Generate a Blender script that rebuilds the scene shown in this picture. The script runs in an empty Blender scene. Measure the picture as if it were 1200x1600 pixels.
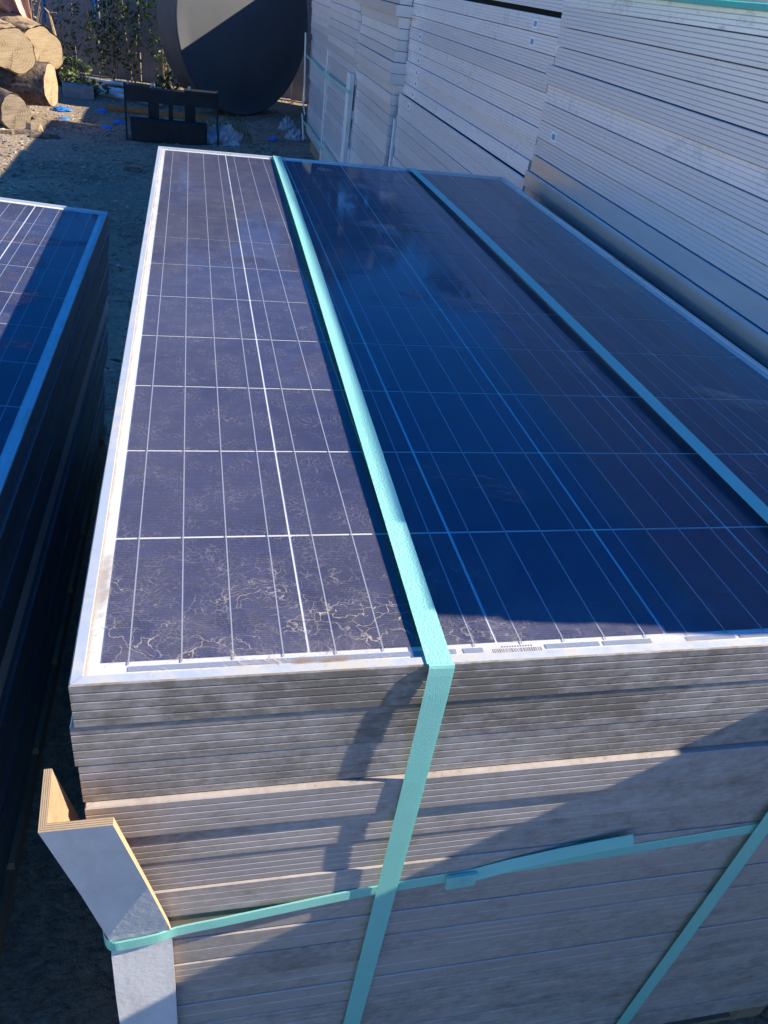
import bpy, math, random
from mathutils import Vector, Matrix, Quaternion, noise as mnoise
random.seed(7)
S = bpy.context.scene
C = S.collection

# ------------------------------------------------------------------ camera
cam_d = bpy.data.cameras.new('camera'); cam = bpy.data.objects.new('camera', cam_d); C.objects.link(cam)
cam_d.sensor_fit = 'VERTICAL'; cam_d.sensor_height = 24.0; cam_d.sensor_width = 18.0
cam_d.lens = 1239.93/1600*24.0; cam_d.clip_start = 0.02; cam_d.clip_end = 3000
yaw, pitch, roll = 0.278252862, 0.588094949, 0.144891044
fw = Vector((math.sin(yaw)*math.cos(pitch), math.cos(yaw)*math.cos(pitch), -math.sin(pitch)))
rt = Vector((math.cos(yaw), -math.sin(yaw), 0)); up = rt.cross(fw)
r2 = rt*math.cos(roll)+up*math.sin(roll); u2 = up*math.cos(roll)-rt*math.sin(roll)
M = Matrix((r2, u2, -fw)).transposed().to_4x4(); M.translation = Vector((0.0923092, -0.4295502, 0.4466441))
cam.matrix_world = M
S.camera = cam

# ------------------------------------------------------------------ light
TOSUN = Vector((1.53, -0.19, 1.0)).normalized()
W = bpy.data.worlds.new('World'); S.world = W; W.use_nodes = True
nt = W.node_tree; bg = nt.nodes['Background']
sky = nt.nodes.new('ShaderNodeTexSky'); sky.sky_type = 'NISHITA'; sky.sun_disc = False
sky.sun_elevation = math.asin(TOSUN.z); sky.sun_rotation = math.atan2(TOSUN.x, TOSUN.y)
sky.air_density = 1.0; sky.dust_density = 0.1; sky.ozone_density = 3.0
hsv = nt.nodes.new('ShaderNodeHueSaturation'); hsv.inputs['Saturation'].default_value = 1.46; hsv.inputs['Hue'].default_value = 0.516
nt.links.new(sky.outputs[0], hsv.inputs['Color']); nt.links.new(hsv.outputs[0], bg.inputs[0]); bg.inputs[1].default_value = 0.12
sd = bpy.data.lights.new('sun', 'SUN'); sd.energy = 5.0; sd.angle = math.radians(0.5); sd.color = (1.0, 0.91, 0.76)
sun = bpy.data.objects.new('sun', sd); C.objects.link(sun); sun.rotation_euler = TOSUN.to_track_quat('Z', 'Y').to_euler()
S.view_settings.view_transform = 'Standard'; S.view_settings.look = 'None'
S.view_settings.exposure = 1.05; S.view_settings.gamma = 1.0; S.view_settings.use_curve_mapping = False
S.cycles.max_bounces = 8; S.cycles.transparent_max_bounces = 12

GZ = -0.89          # ground level; the top of the near stack is z = 0

# ------------------------------------------------------------------ materials
class N:
    def __init__(s, name):
        s.m = bpy.data.materials.new(name); s.m.use_nodes = True
        s.t = s.m.node_tree; s.t.nodes.clear()
        s.out = s.t.nodes.new('ShaderNodeOutputMaterial')
    def n(s, typ, ins=None, **kw):
        x = s.t.nodes.new('ShaderNode'+typ)
        for k, v in kw.items(): setattr(x, k, v)
        for k, v in (ins or {}).items(): s.set(x.inputs[k], v)
        return x
    def set(s, sock, v):
        if isinstance(v, bpy.types.NodeSocket): s.t.links.new(v, sock)
        elif isinstance(v, bpy.types.Node): s.t.links.new(v.outputs[0], sock)
        else:
            if isinstance(v, tuple) and len(v) == 3 and sock.type == 'RGBA': v = v+(1,)
            sock.default_value = v
    def mix(s, f, a, b, mode='MIX'):
        x = s.t.nodes.new('ShaderNodeMix'); x.data_type = 'RGBA'; x.blend_type = mode
        s.set(x.inputs[0], f); s.set(x.inputs[6], a); s.set(x.inputs[7], b); return x.outputs[2]
    def math(s, op, a, b=0.0, c=0.0, clamp=False):
        x = s.n('Math', operation=op, use_clamp=clamp); s.set(x.inputs[0], a); s.set(x.inputs[1], b); s.set(x.inputs[2], c); return x.outputs[0]
    def ramp(s, f, lo, hi):
        x = s.n('MapRange', {0: f, 1: lo, 2: hi}); x.clamp = True; return x.outputs[0]
    def pos(s, scale=(1, 1, 1), obj=False):
        if obj: src = s.n('TexCoord').outputs['Object']
        else: src = s.n('NewGeometry').outputs['Position']
        return s.n('Mapping', {'Vector': src, 'Scale': scale}).outputs[0]
    def noise(s, vec, scale, detail=4, rough=0.55, dist=0.0):
        return s.n('TexNoise', {'Vector': vec, 'Scale': scale, 'Detail': detail, 'Roughness': rough, 'Distortion': dist}).outputs[0]
    def bump(s, h, strength, dist=0.002):
        return s.n('Bump', {'Height': h, 'Strength': strength, 'Distance': dist}).outputs[0]
    def prin(s, **kw):
        p = s.n('BsdfPrincipled')
        for k, v in kw.items(): s.set(p.inputs[k.replace('_', ' ')], v)
        s.t.links.new(p.outputs[0], s.out.inputs[0]); return p

def aluminium(name, base, dirt_col, dirt_lo, dirt_hi, metal=0.6, rough=0.42, vary=0.16, streak=(1.0, 1.0, 20)):
    k = N(name); r = k.n('ObjectInfo').outputs['Random']; r17 = k.math('MULTIPLY', r, 37.0)
    def shifted(scale):
        q = k.pos(scale); return k.n('VectorMath', {0: q, 1: k.n('CombineXYZ', {0: r17, 1: r17, 2: r17}).outputs[0]}, operation='ADD').outputs[0]
    p = shifted((1, 1, 1.6)); a = k.noise(shifted(streak), 3.0, 5, 0.6)
    col = k.mix(a, tuple(c*0.86 for c in base), tuple(min(1, c*1.08) for c in base))
    g = k.math('MULTIPLY_ADD', r, vary, 1-vary/2)
    col = k.mix(1.0, col, k.n('CombineColor', {0: g, 1: g, 2: g}), 'MULTIPLY')
    d1 = k.noise(p, 4.0, 6, 0.68, 0.5); d2 = k.noise(p, 46.0, 5, 0.7)
    d = k.ramp(k.math('MULTIPLY_ADD', d2, 0.75, k.math('MULTIPLY_ADD', r, 0.14, d1)), dirt_lo, dirt_hi)
    d3 = k.ramp(k.noise(p, 190.0, 2), 0.60, 0.72)
    fleck = k.math('MULTIPLY', d3, k.ramp(d1, 0.40, 0.62))
    col = k.mix(k.math('MULTIPLY', d, 0.85), col, dirt_col); col = k.mix(k.math('MULTIPLY', fleck, 0.45), col, tuple(c*0.7 for c in dirt_col))
    scr = k.ramp(k.noise(k.pos((3, 3, 160)), 6.0, 3), 0.64, 0.72); col = k.mix(k.math('MULTIPLY', scr, 0.22), col, (0.85, 0.85, 0.86))
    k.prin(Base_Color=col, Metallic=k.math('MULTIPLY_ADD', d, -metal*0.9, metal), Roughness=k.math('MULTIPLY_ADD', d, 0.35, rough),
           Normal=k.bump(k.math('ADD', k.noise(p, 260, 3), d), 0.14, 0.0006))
    return k.m

MAT = {}
MAT['alu_grimy'] = aluminium('weathered_aluminium', (0.55, 0.475, 0.415), (0.18, 0.145, 0.105), 0.84, 1.24, 0.18, 0.40)
MAT['alu_front'] = aluminium('weathered_aluminium_front', (0.56, 0.50, 0.44), (0.13, 0.105, 0.075), 0.70, 1.12, 0.18, 0.42)
MAT['alu'] = aluminium('dull_aluminium', (0.82, 0.775, 0.77), (0.38, 0.28, 0.20), 1.05, 1.46, 0.42, 0.34, 0.24)
MAT['alu_clean'] = aluminium('clean_aluminium', (0.76, 0.76, 0.78), (0.42, 0.36, 0.31), 1.22, 1.45, 0.80, 0.30)
MAT['alu_top'] = aluminium('top_frame_aluminium', (0.56, 0.60, 0.62), (0.50, 0.43, 0.33), 0.92, 1.20, 0.35, 0.42, 0.05)
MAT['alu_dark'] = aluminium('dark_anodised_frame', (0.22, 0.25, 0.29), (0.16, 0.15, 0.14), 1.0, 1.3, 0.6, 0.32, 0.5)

k = N('backsheet_white'); p = k.pos()
k.prin(Base_Color=k.mix(k.ramp(k.noise(p, 18, 5), 0.45, 0.8), (0.80, 0.79, 0.76), (0.66, 0.60, 0.50)), Roughness=0.6); MAT['backsheet'] = k.m

k = N('polycrystalline_cell'); p = k.pos(); ob = k.pos(obj=True); rnd = k.n('ObjectInfo').outputs['Random']
v = k.n('TexVoronoi', {'Vector': p, 'Scale': 95.0}).outputs['Color']
g = k.n('RGBToBW', {0: v}).outputs[0]
c = k.mix(g, (0.0015, 0.008, 0.048), (0.005, 0.018, 0.095)); c = k.mix(k.math('MULTIPLY', rnd, 0.6), c, (0.006, 0.011, 0.045))
y = k.n('SeparateXYZ', {0: ob}).outputs[1]
fing = k.math('GREATER_THAN', k.math('FRACT', k.math('MULTIPLY', y, 400.0)), 0.86)
c = k.mix(k.math('MULTIPLY', fing, 0.30), c, (0.20, 0.21, 0.27))
k.prin(Base_Color=c, Roughness=0.35, Specular_IOR_Level=0.25); MAT['cell'] = k.m

k = N('tinned_ribbon'); k.prin(Base_Color=(0.36, 0.385, 0.44), Roughness=0.5, Metallic=0.1); MAT['ribbon'] = k.m
k = N('bus_ribbon'); k.prin(Base_Color=(0.30, 0.36, 0.44), Roughness=0.45, Metallic=0.3); MAT['bus'] = k.m
k = N('barcode_ink'); k.prin(Base_Color=(0.16, 0.14, 0.13), Roughness=0.7); MAT['ink'] = k.m
k = N('laminate_dark'); k.prin(Base_Color=(0.02, 0.025, 0.06), Roughness=0.3); MAT['laminate'] = k.m

def pane_mat(name, x0, x1, crack):
    k = N(name); p = k.pos(); xyz = k.n('SeparateXYZ', {0: p}); X, Y = xyz.outputs[0], xyz.outputs[1]
    # dust: thin film, fibres and crazing of dried mud towards the front edge; sunlit left painted lighter
    base = k.ramp(k.noise(p, 4.0, 6, 0.6, 0.3), 0.32, 0.72)
    wv = k.n('TexNoise', {'Vector': p, 'Scale': 26.0, 'Detail': 4.0}).outputs['Color']
    warp = k.n('VectorMath', {0: p, 1: k.n('VectorMath', {0: wv, 1: (0.05, 0.05, 0.0)}, operation='MULTIPLY').outputs[0]}, operation='ADD').outputs[0]
    fine = k.n('TexVoronoi', {'Vector': warp, 'Scale': 170.0}, feature='DISTANCE_TO_EDGE').outputs[0]
    fibre = k.math('MULTIPLY', k.ramp(fine, 0.07, 0.015), k.ramp(k.noise(p, 30, 3), 0.42, 0.62))
    dust_light = k.math('MULTIPLY_ADD', base, 0.070, 0.014)
    dust_light = k.math('MULTIPLY_ADD', k.ramp(X, x1, x0), 0.066, dust_light)  # extra film toward the left, painting the sunlit strip lighter
    dust_light = k.math('MULTIPLY_ADD', fibre, 0.15, dust_light)
    speck = k.ramp(k.noise(p, 420, 2), 0.62, 0.75)
    dust_light = k.math('MULTIPLY_ADD', speck, 0.10, dust_light)
    dcol = (0.50, 0.445, 0.43)
    if crack:
        wv2 = k.n('TexNoise', {'Vector': p, 'Scale': 75.0, 'Detail': 3.0}).outputs['Color']
        wv3 = k.n('TexNoise', {'Vector': p, 'Scale': 17.0, 'Detail': 3.0}).outputs['Color']
        warp2 = k.n('VectorMath', {0: p, 1: k.n('VectorMath', {0: wv2, 1: (0.022, 0.022, 0.0)}, operation='MULTIPLY').outputs[0]}, operation='ADD').outputs[0]
        warp2 = k.n('VectorMath', {0: warp2, 1: k.n('VectorMath', {0: wv3, 1: (0.07, 0.05, 0.0)}, operation='MULTIPLY').outputs[0]}, operation='ADD').outputs[0]
        warp2 = k.n('VectorMath', {0: warp2, 1: (1, 1.9, 0)}, operation='MULTIPLY').outputs[0]
        ve = k.n('TexVoronoi', {'Vector': warp2, 'Scale': 48.0}, feature='DISTANCE_TO_EDGE').outputs[0]
        line = k.ramp(ve, 0.026, 0.006)
        patch = k.ramp(k.noise(k.pos((0.6, 1.6, 1)), 15, 4), 0.38, 0.62)
        edge = k.math('MULTIPLY', k.ramp(Y, 0.17, 0.06), k.ramp(X, 0.40, 0.30))  # X ramp paints the crazing on the sunlit side only
        crackm = k.math('MULTIPLY', k.math('MULTIPLY', k.math('MULTIPLY', line, k.ramp(k.noise(p, 85, 3), 0.32, 0.48)), patch), edge)
        film = k.math('MULTIPLY', k.math('POWER', k.ramp(Y, 0.20, 0.02), 2.0), k.ramp(k.noise(p, 24, 5, 0.7), 0.36, 0.72))
        dust_light = k.math('MULTIPLY_ADD', film, 0.16, dust_light)
        dust_light = k.math('MULTIPLY_ADD', crackm, 0.75, dust_light)
        rim = k.ramp(k.math('MULTIPLY_ADD', k.noise(p, 60, 4), 0.03, Y), 0.042, 0.020)
        rim = k.math('MULTIPLY', rim, k.ramp(k.noise(p, 11, 4), 0.48, 0.66))
        dust_light = k.math('MULTIPLY_ADD', rim, 0.55, dust_light)
        # brown smear of mud by the front rail, and mud along the left rail
        dx = k.math('MULTIPLY', k.math('SUBTRACT', X, 0.190), 1/0.035); dy = k.math('MULTIPLY', k.math('SUBTRACT', Y, 0.014), 1/0.008)
        rr = k.math('ADD', k.math('MULTIPLY', dx, dx), k.math('MULTIPLY', dy, dy))
        sm = k.ramp(k.math('MULTIPLY_ADD', k.noise(p, 90, 4), 2.8, rr), 2.5, 1.0)
        dx2 = k.math('MULTIPLY', k.math('SUBTRACT', X, 0.0155), 1/0.007); dy2 = k.math('MULTIPLY', k.math('SUBTRACT', Y, 0.12), 1/0.05)
        rr2 = k.math('ADD', k.math('MULTIPLY', dx2, dx2), k.math('MULTIPLY', dy2, dy2))
        sm2 = k.math('MULTIPLY', k.ramp(k.math('MULTIPLY_ADD', k.noise(p, 120, 4), 2.2, rr2), 2.2, 1.2), 0.6)
        leftrim = k.math('MULTIPLY', k.ramp(k.math('MULTIPLY_ADD', k.noise(p, 40, 3), 0.004, X), 0.0155, 0.0125), 0.7)
        sm = k.math('MAXIMUM', k.math('MAXIMUM', sm, sm2), leftrim)
        dust_light = k.math('MAXIMUM', dust_light, k.math('MULTIPLY', sm, 0.9))
        dcol = k.mix(k.math('MAXIMUM', crackm, rim), dcol, (0.58, 0.47, 0.33)); dcol = k.mix(sm, dcol, k.mix(k.noise(p, 260, 3), (0.16, 0.085, 0.04), (0.36, 0.25, 0.14)))
    # dried drip marks ripple the reflection in patches
    pm = k.ramp(k.noise(p, 5.5, 2), 0.60, 0.68)
    rip = k.math('MULTIPLY', k.noise(k.pos((1, 2.2, 1)), 55, 2, 0.4, 1.5), pm)
    nrm = k.bump(k.math('MULTIPLY_ADD', k.noise(p, 1.6, 2), 0.6, k.math('MULTIPLY', rip, 2.2)), 0.45, 0.0024)
    fc = k.n('LayerWeight', {'Blend': 0.5, 'Normal': nrm}).outputs['Facing']
    fr = k.math('MULTIPLY_ADD', k.math('POWER', fc, 5.5), 0.46, 0.014, clamp=True)
    gl = k.n('BsdfGlossy', {'Color': (0.86, 0.93, 1.0), 'Roughness': k.math('MULTIPLY_ADD', base, 0.07, 0.03), 'Normal': nrm})
    tr = k.n('BsdfTransparent', {'Color': (0.93, 0.95, 0.96)})
    df = k.n('BsdfDiffuse', {'Color': dcol})
    m1 = k.n('MixShader', {0: dust_light, 1: tr.outputs[0], 2: df.outputs[0]})
    m2 = k.n('MixShader', {0: fr, 1: m1.outputs[0], 2: gl.outputs[0]})
    k.t.links.new(m2.outputs[0], k.out.inputs[0]); return k.m
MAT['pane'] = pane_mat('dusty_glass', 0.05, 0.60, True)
MAT['pane_side'] = pane_mat('dusty_glass_second', -1.0, -0.1, False)

def strap_mat(name, emboss, tl=0.30):
    k = N(name); p = k.pos()
    h = k.n('TexVoronoi', {'Vector': k.pos((1, 1, 0.6)), 'Scale': 420.0 if emboss else 900.0}).outputs[0]
    c = k.mix(k.ramp(k.noise(p, 9, 4), 0.3, 0.75), (0.38, 0.84, 0.72), (0.46, 0.89, 0.78))
    c = k.mix(k.math('MULTIPLY', k.ramp(k.noise(p, 130, 3), 0.55, 0.75), 0.35), c, (0.66, 0.86, 0.74))
    a = k.n('BsdfPrincipled', {'Base Color': c, 'Roughness': 0.34, 'Normal': k.bump(h, 0.45 if emboss else 0.10, 0.0012)})
    b = k.n('BsdfTranslucent', {'Color': (0.25, 0.80, 0.62, 1)})
    m = k.n('MixShader', {0: tl, 1: a.outputs[0], 2: b.outputs[0]})
    k.t.links.new(m.outputs[0], k.out.inputs[0]); return k.m
MAT['strap'] = strap_mat('green_strapping', True)
MAT['strap_backlit'] = strap_mat('green_strapping_backlit', False, 0.75)  # same strap with extra translucency, made to look sunlit from below
MAT['strap_smooth'] = strap_mat('green_strapping_smooth', False)

k = N('white_board_liner'); p = k.pos()
k.prin(Base_Color=k.mix(k.ramp(k.noise(k.pos((1, 1, 0.35)), 28, 5, 0.65), 0.40, 0.75), (0.78, 0.75, 0.71), (0.60, 0.57, 0.53)), Roughness=0.55, Normal=k.bump(k.math('ADD', k.noise(p, 22, 5, 0.6), k.noise(p, 160, 3)), 0.10, 0.004)); MAT['liner'] = k.m
k = N('kraft_board'); p = k.pos(); l = k.noise(k.pos((4, 4, 1)), 300, 2)
k.prin(Base_Color=k.mix(k.ramp(k.noise(p, 60, 5), 0.3, 0.7), (0.30, 0.19, 0.10), (0.42, 0.28, 0.155)), Roughness=0.85, Normal=k.bump(l, 0.5, 0.001)); MAT['kraft'] = k.m
k = N('kraft_ply_edge'); z = k.n('TexCoord').outputs['UV']; u = k.n('SeparateXYZ', {0: z}).outputs[0]
ply = k.math('GREATER_THAN', k.math('FRACT', k.math('MULTIPLY', u, 4.0)), 0.72)
k.prin(Base_Color=k.mix(ply, k.mix(k.noise(k.pos(), 200, 3), (0.50, 0.33, 0.17), (0.64, 0.46, 0.27)), (0.20, 0.115, 0.055)), Roughness=0.9); MAT['ply'] = k.m

k = N('pallet_wood'); p = k.pos()
k.prin(Base_Color=k.mix(k.noise(k.pos((2, 2, 14)), 8, 5), (0.22, 0.145, 0.085), (0.42, 0.30, 0.19)), Roughness=0.85); MAT['wood'] = k.m
k = N('fence_wood'); p = k.pos((9, 9, 0.7)); r = k.n('ObjectInfo').outputs['Random']
c = k.mix(k.noise(p, 5, 6, 0.65), (0.17, 0.145, 0.135), (0.36, 0.32, 0.30)); c = k.mix(k.math('MULTIPLY', r, 0.5), c, (0.20, 0.20, 0.22))
k.prin(Base_Color=c, Roughness=0.9, Normal=k.bump(k.noise(p, 9, 4), 0.4, 0.004)); MAT['fence'] = k.m
k = N('galvanised'); k.prin(Base_Color=(0.45, 0.46, 0.48), Metallic=0.5, Roughness=0.5); MAT['galv'] = k.m
k = N('bark'); p = k.pos(); h = k.noise(p, 22, 6, 0.7, 0.5)
k.prin(Base_Color=k.mix(k.ramp(h, 0.35, 0.68), (0.055, 0.036, 0.026), (0.26, 0.19, 0.14)), Roughness=0.95, Normal=k.bump(h, 0.9, 0.02)); MAT['bark'] = k.m
def cut_mat(name, a, b, dark):
    k = N(name); ob = k.pos(obj=True); xyz = k.n('SeparateXYZ', {0: ob})
    r = k.math('SQRT', k.math('ADD', k.math('MULTIPLY', xyz.outputs[1], xyz.outputs[1]), k.math('MULTIPLY', xyz.outputs[2], xyz.outputs[2])))
    rr = k.math('MULTIPLY_ADD', k.noise(ob, 6, 3), 0.075, r)
    ring = k.math('SINE', k.math('MULTIPLY', rr, 330.0))
    c = k.mix(k.ramp(k.noise(k.pos((1, 1, 6), True), 9, 5), 0.3, 0.75), a, b); c = k.mix(k.math('MULTIPLY', k.ramp(ring, 0.2, 1.0), k.ramp(k.noise(ob, 14, 3), 0.35, 0.65)), c, tuple(v*0.72 for v in a))
    c = k.mix(k.math('MULTIPLY', k.ramp(k.noise(ob, 11, 3), 0.60, 0.75), 0.7), c, dark)
    ang = k.math('MULTIPLY_ADD', k.math('ARCTAN2', xyz.outputs[2], xyz.outputs[1]), 3/6.2832, k.math('MULTIPLY', k.noise(ob, 14, 3), 0.22))
    wdt = k.math('ABSOLUTE', k.math('SUBTRACT', k.math('FRACT', k.math('ADD', ang, 7.0)), 0.5))
    crk = k.math('MULTIPLY', k.ramp(k.math('MULTIPLY', wdt, k.math('ADD', r, 0.03)), 0.0026, 0.0008), k.ramp(k.noise(ob, 12, 2), 0.48, 0.60))
    c = k.mix(k.math('MULTIPLY', crk, 0.7), c, (0.06, 0.038, 0.022))
    k.prin(Base_Color=c, Roughness=0.85, Normal=k.bump(k.noise(k.pos((1, 8, 2), True), 18, 4), 0.4, 0.004)); return k.m
MAT['cut'] = cut_mat('fresh_cut_wood', (0.36, 0.25, 0.135), (0.50, 0.37, 0.21), (0.20, 0.10, 0.045))
MAT['cut_old'] = cut_mat('weathered_cut_wood', (0.20, 0.15, 0.10), (0.38, 0.29, 0.19), (0.06, 0.045, 0.03))
k = N('peeled_wood'); p = k.pos(); h = k.noise(p, 12, 6, 0.7, 0.6)
c = k.mix(k.ramp(h, 0.35, 0.65), (0.48, 0.35, 0.18), (0.30, 0.20, 0.11)); c = k.mix(k.ramp(k.noise(p, 7, 4), 0.54, 0.60), c, (0.10, 0.065, 0.045))
k.prin(Base_Color=c, Roughness=0.9, Normal=k.bump(h, 0.6, 0.01)); MAT['peeled'] = k.m
k = N('tank_steel'); p = k.pos()
k.prin(Base_Color=k.mix(k.noise(p, 2.2, 5, 0.6), (0.034, 0.037, 0.043), (0.085, 0.085, 0.088)), Roughness=0.55, Normal=k.bump(k.noise(p, 40, 3), 0.1, 0.003)); MAT['tank'] = k.m
k = N('tank_rusty_wall'); p = k.pos()
k.prin(Base_Color=k.mix(k.ramp(k.noise(p, 5, 5), 0.4, 0.7), (0.06, 0.062, 0.07), (0.11, 0.09, 0.08)), Roughness=0.7); MAT['tank_side'] = k.m
k = N('black_paint'); p = k.pos()
k.prin(Base_Color=k.mix(k.ramp(k.noise(p, 14, 5), 0.5, 0.75), (0.010, 0.011, 0.014), (0.028, 0.026, 0.025)), Roughness=0.42); MAT['black'] = k.m
k = N('gap_filler_black'); k.prin(Base_Color=(0.012, 0.012, 0.014), Roughness=0.9); MAT['gap_dark'] = k.m
k = N('label_white'); k.prin(Base_Color=(0.92, 0.92, 0.93), Roughness=0.5); MAT['label'] = k.m
k = N('label_grey'); k.prin(Base_Color=(0.32, 0.32, 0.35), Roughness=0.6); MAT['label_grey'] = k.m
def plain(name, col, rough=0.6, sheen=0.3, sc=12):
    k = N(name); k.prin(Base_Color=k.mix(k.ramp(k.noise(k.pos(), sc, 4), 0.3, 0.75), tuple(c*0.75 for c in col), tuple(min(1, c*1.15) for c in col)), Roughness=rough); return k.m
MAT['pink'] = plain('pink_tarp', (0.66, 0.42, 0.36))
MAT['blue'] = plain('blue_tarp', (0.03, 0.20, 0.62))
MAT['bag'] = plain('clear_plastic_bag', (0.40, 0.41, 0.44), 0.3)
MAT['pvc'] = plain('white_pipe', (0.66, 0.67, 0.68), 0.4)
MAT['orange'] = plain('orange_beam', (0.45, 0.17, 0.04), 0.6)
MAT['concrete'] = plain('concrete', (0.34, 0.33, 0.31), 0.9, sc=30)
MAT['cable'] = plain('black_cable', (0.02, 0.02, 0.02), 0.5)
MAT['twig'] = plain('dry_stalk', (0.36, 0.25, 0.14), 0.9)
def leafm(name, a, b):
    k = N(name); r = k.noise(k.pos(), 9, 3); c = k.mix(r, a, b)
    A = k.n('BsdfPrincipled', {'Base Color': c, 'Roughness': 0.55}); B = k.n('BsdfTranslucent', {'Color': c}); m = k.n('MixShader', {0: 0.3, 1: A.outputs[0], 2: B.outputs[0]})
    k.t.links.new(m.outputs[0], k.out.inputs[0]); return k.m
MAT['leaf'] = leafm('weed_leaf', (0.035, 0.075, 0.018), (0.10, 0.15, 0.035))
MAT['leaf_dark'] = leafm('tree_leaf', (0.018, 0.04, 0.014), (0.05, 0.085, 0.03))
MAT['grass'] = leafm('grass_blade', (0.06, 0.11, 0.02), (0.17, 0.20, 0.06))
MAT['chip1'] = plain('pale_chips', (0.52, 0.40, 0.26), 0.9, sc=40)
MAT['chip2'] = plain('brown_chips', (0.22, 0.15, 0.085), 0.9, sc=40)
MAT['stone'] = plain('grey_gravel', (0.27, 0.25, 0.22), 0.9, sc=40)

k = N('dirt_ground'); p = k.pos()
a = k.noise(p, 1.3, 6, 0.6, 0.3); b = k.noise(p, 38, 5, 0.7); v = k.n('TexVoronoi', {'Vector': p, 'Scale': 95.0}); g = k.n('RGBToBW', {0: v.outputs['Color']}).outputs[0]
c = k.mix(k.ramp(a, 0.3, 0.7), (0.30, 0.215, 0.13), (0.50, 0.375, 0.235)); c = k.mix(k.ramp(b, 0.35, 0.75), c, (0.17, 0.12, 0.075)); c = k.mix(k.math('MULTIPLY', k.ramp(g, 0.66, 0.8), 0.35), c, (0.36, 0.32, 0.26))
k.prin(Base_Color=c, Roughness=0.95, Normal=k.bump(k.math('MULTIPLY_ADD', v.outputs[0], -0.25, b), 0.8, 0.02)); MAT['ground'] = k.m

# ------------------------------------------------------------------ mesh helpers
class MB:
    def __init__(s): s.v = []; s.f = []; s.mi = []
    def add(s, vs, fs, mi=0):
        o = len(s.v); s.v += [tuple(v) for v in vs]; s.f += [tuple(i+o for i in f) for f in fs]; s.mi += [mi]*len(fs)
    def box(s, x0, x1, y0, y1, z0, z1, mi=0):
        s.add([(x0,y0,z0),(x1,y0,z0),(x1,y1,z0),(x0,y1,z0),(x0,y0,z1),(x1,y0,z1),(x1,y1,z1),(x0,y1,z1)],
              [(0,3,2,1),(4,5,6,7),(0,1,5,4),(1,2,6,5),(2,3,7,6),(3,0,4,7)], mi)
    def tube(s, pts, r, n=8, mi=0, cap=True):
        pts = [Vector(p) for p in pts]; o = len(s.v); rs = r if isinstance(r, (list, tuple)) else [r]*len(pts)
        ref = Vector((0, 0, 1))
        for i, p in enumerate(pts):
            t = (pts[min(i+1, len(pts)-1)]-pts[max(i-1, 0)]).normalized()
            a = t.cross(ref)
            if a.length < 1e-3: a = t.cross(Vector((0, 1, 0)))
            a.normalize(); b = t.cross(a)
            for j in range(n):
                th = 2*math.pi*j/n; s.v.append(tuple(p+(a*math.cos(th)+b*math.sin(th))*rs[i]))
        for i in range(len(pts)-1):
            for j in range(n):
                s.f.append((o+i*n+j, o+i*n+(j+1) % n, o+(i+1)*n+(j+1) % n, o+(i+1)*n+j)); s.mi.append(mi)
        if cap:
            s.f.append(tuple(o+j for j in reversed(range(n)))); s.mi.append(mi)
            s.f.append(tuple(o+(len(pts)-1)*n+j for j in range(n))); s.mi.append(mi)
    def mesh(s, name, mats, smooth=False):
        m = bpy.data.meshes.new(name); m.from_pydata(s.v, [], s.f)
        for x in (mats if isinstance(mats, list) else [mats]): m.materials.append(x)
        m.polygons.foreach_set('material_index', s.mi)
        if smooth: m.polygons.foreach_set('use_smooth', [True]*len(s.f))
        m.update(); return m
    def obj(s, name, mats, parent=None, smooth=False, **kw):
        return link(name, s.mesh(name, mats, smooth), parent, **kw)

def link(name, mesh, parent=None, loc=(0, 0, 0), rot=(0, 0, 0)):
    o = bpy.data.objects.new(name, mesh); C.objects.link(o); o.location = loc; o.rotation_euler = rot
    if parent: o.parent = parent
    return o
def tag(o, label=None, cat=None, group=None, kind=None):
    if label: o['label'] = label
    if cat: o['category'] = cat
    if group: o['group'] = group
    if kind: o['kind'] = kind
    return o
def thing(name, label, cat, loc=(0, 0, 0), rot=(0, 0, 0), group=None):
    return tag(link(name, None, None, loc, rot), label, cat, group)
def xbox(name, x0, x1, y0, y1, z0, z1, mat, parent=None, **kw):
    b = MB(); b.box(x0, x1, y0, y1, z0, z1); return b.obj(name, mat, parent, **kw)
ORD = ['topmost', 'second', 'third', 'fourth', 'fifth', 'sixth', 'seventh', 'eighth', 'ninth', 'tenth', 'eleventh', 'twelfth', 'thirteenth', 'fourteenth',
       'fifteenth', 'sixteenth', 'seventeenth', 'eighteenth', 'nineteenth', 'twentieth', 'twenty-first', 'twenty-second', 'twenty-third', 'twenty-fourth',
       'twenty-fifth', 'twenty-sixth', 'twenty-seventh', 'twenty-eighth', 'twenty-ninth', 'thirtieth']

# ------------------------------------------------------------------ ground
def gh(x, y):
    return 0.016*mnoise.noise(Vector((x*1.7, y*1.7, 0)))+0.008*mnoise.noise(Vector((x*6, y*6, 3)))
xs = [-600, -150, -40, -15, -8]+[-5+0.09*i for i in range(96)]+[4.2, 8, 15, 40, 150, 600]
ys = [-600, -150, -40, -12, -5]+[-2+0.10*i for i in range(150)]+[14, 20, 40, 150, 600]
b = MB()
vs = [(x, y, GZ+(gh(x, y) if abs(x) < 6 and -3 < y < 14 else 0)) for y in ys for x in xs]
nx = len(xs)
b.add(vs, [(j*nx+i, j*nx+i+1, (j+1)*nx+i+1, (j+1)*nx+i) for j in range(len(ys)-1) for i in range(nx-1)])
tag(b.obj('ground', MAT['ground'], smooth=True), kind='structure')

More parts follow.
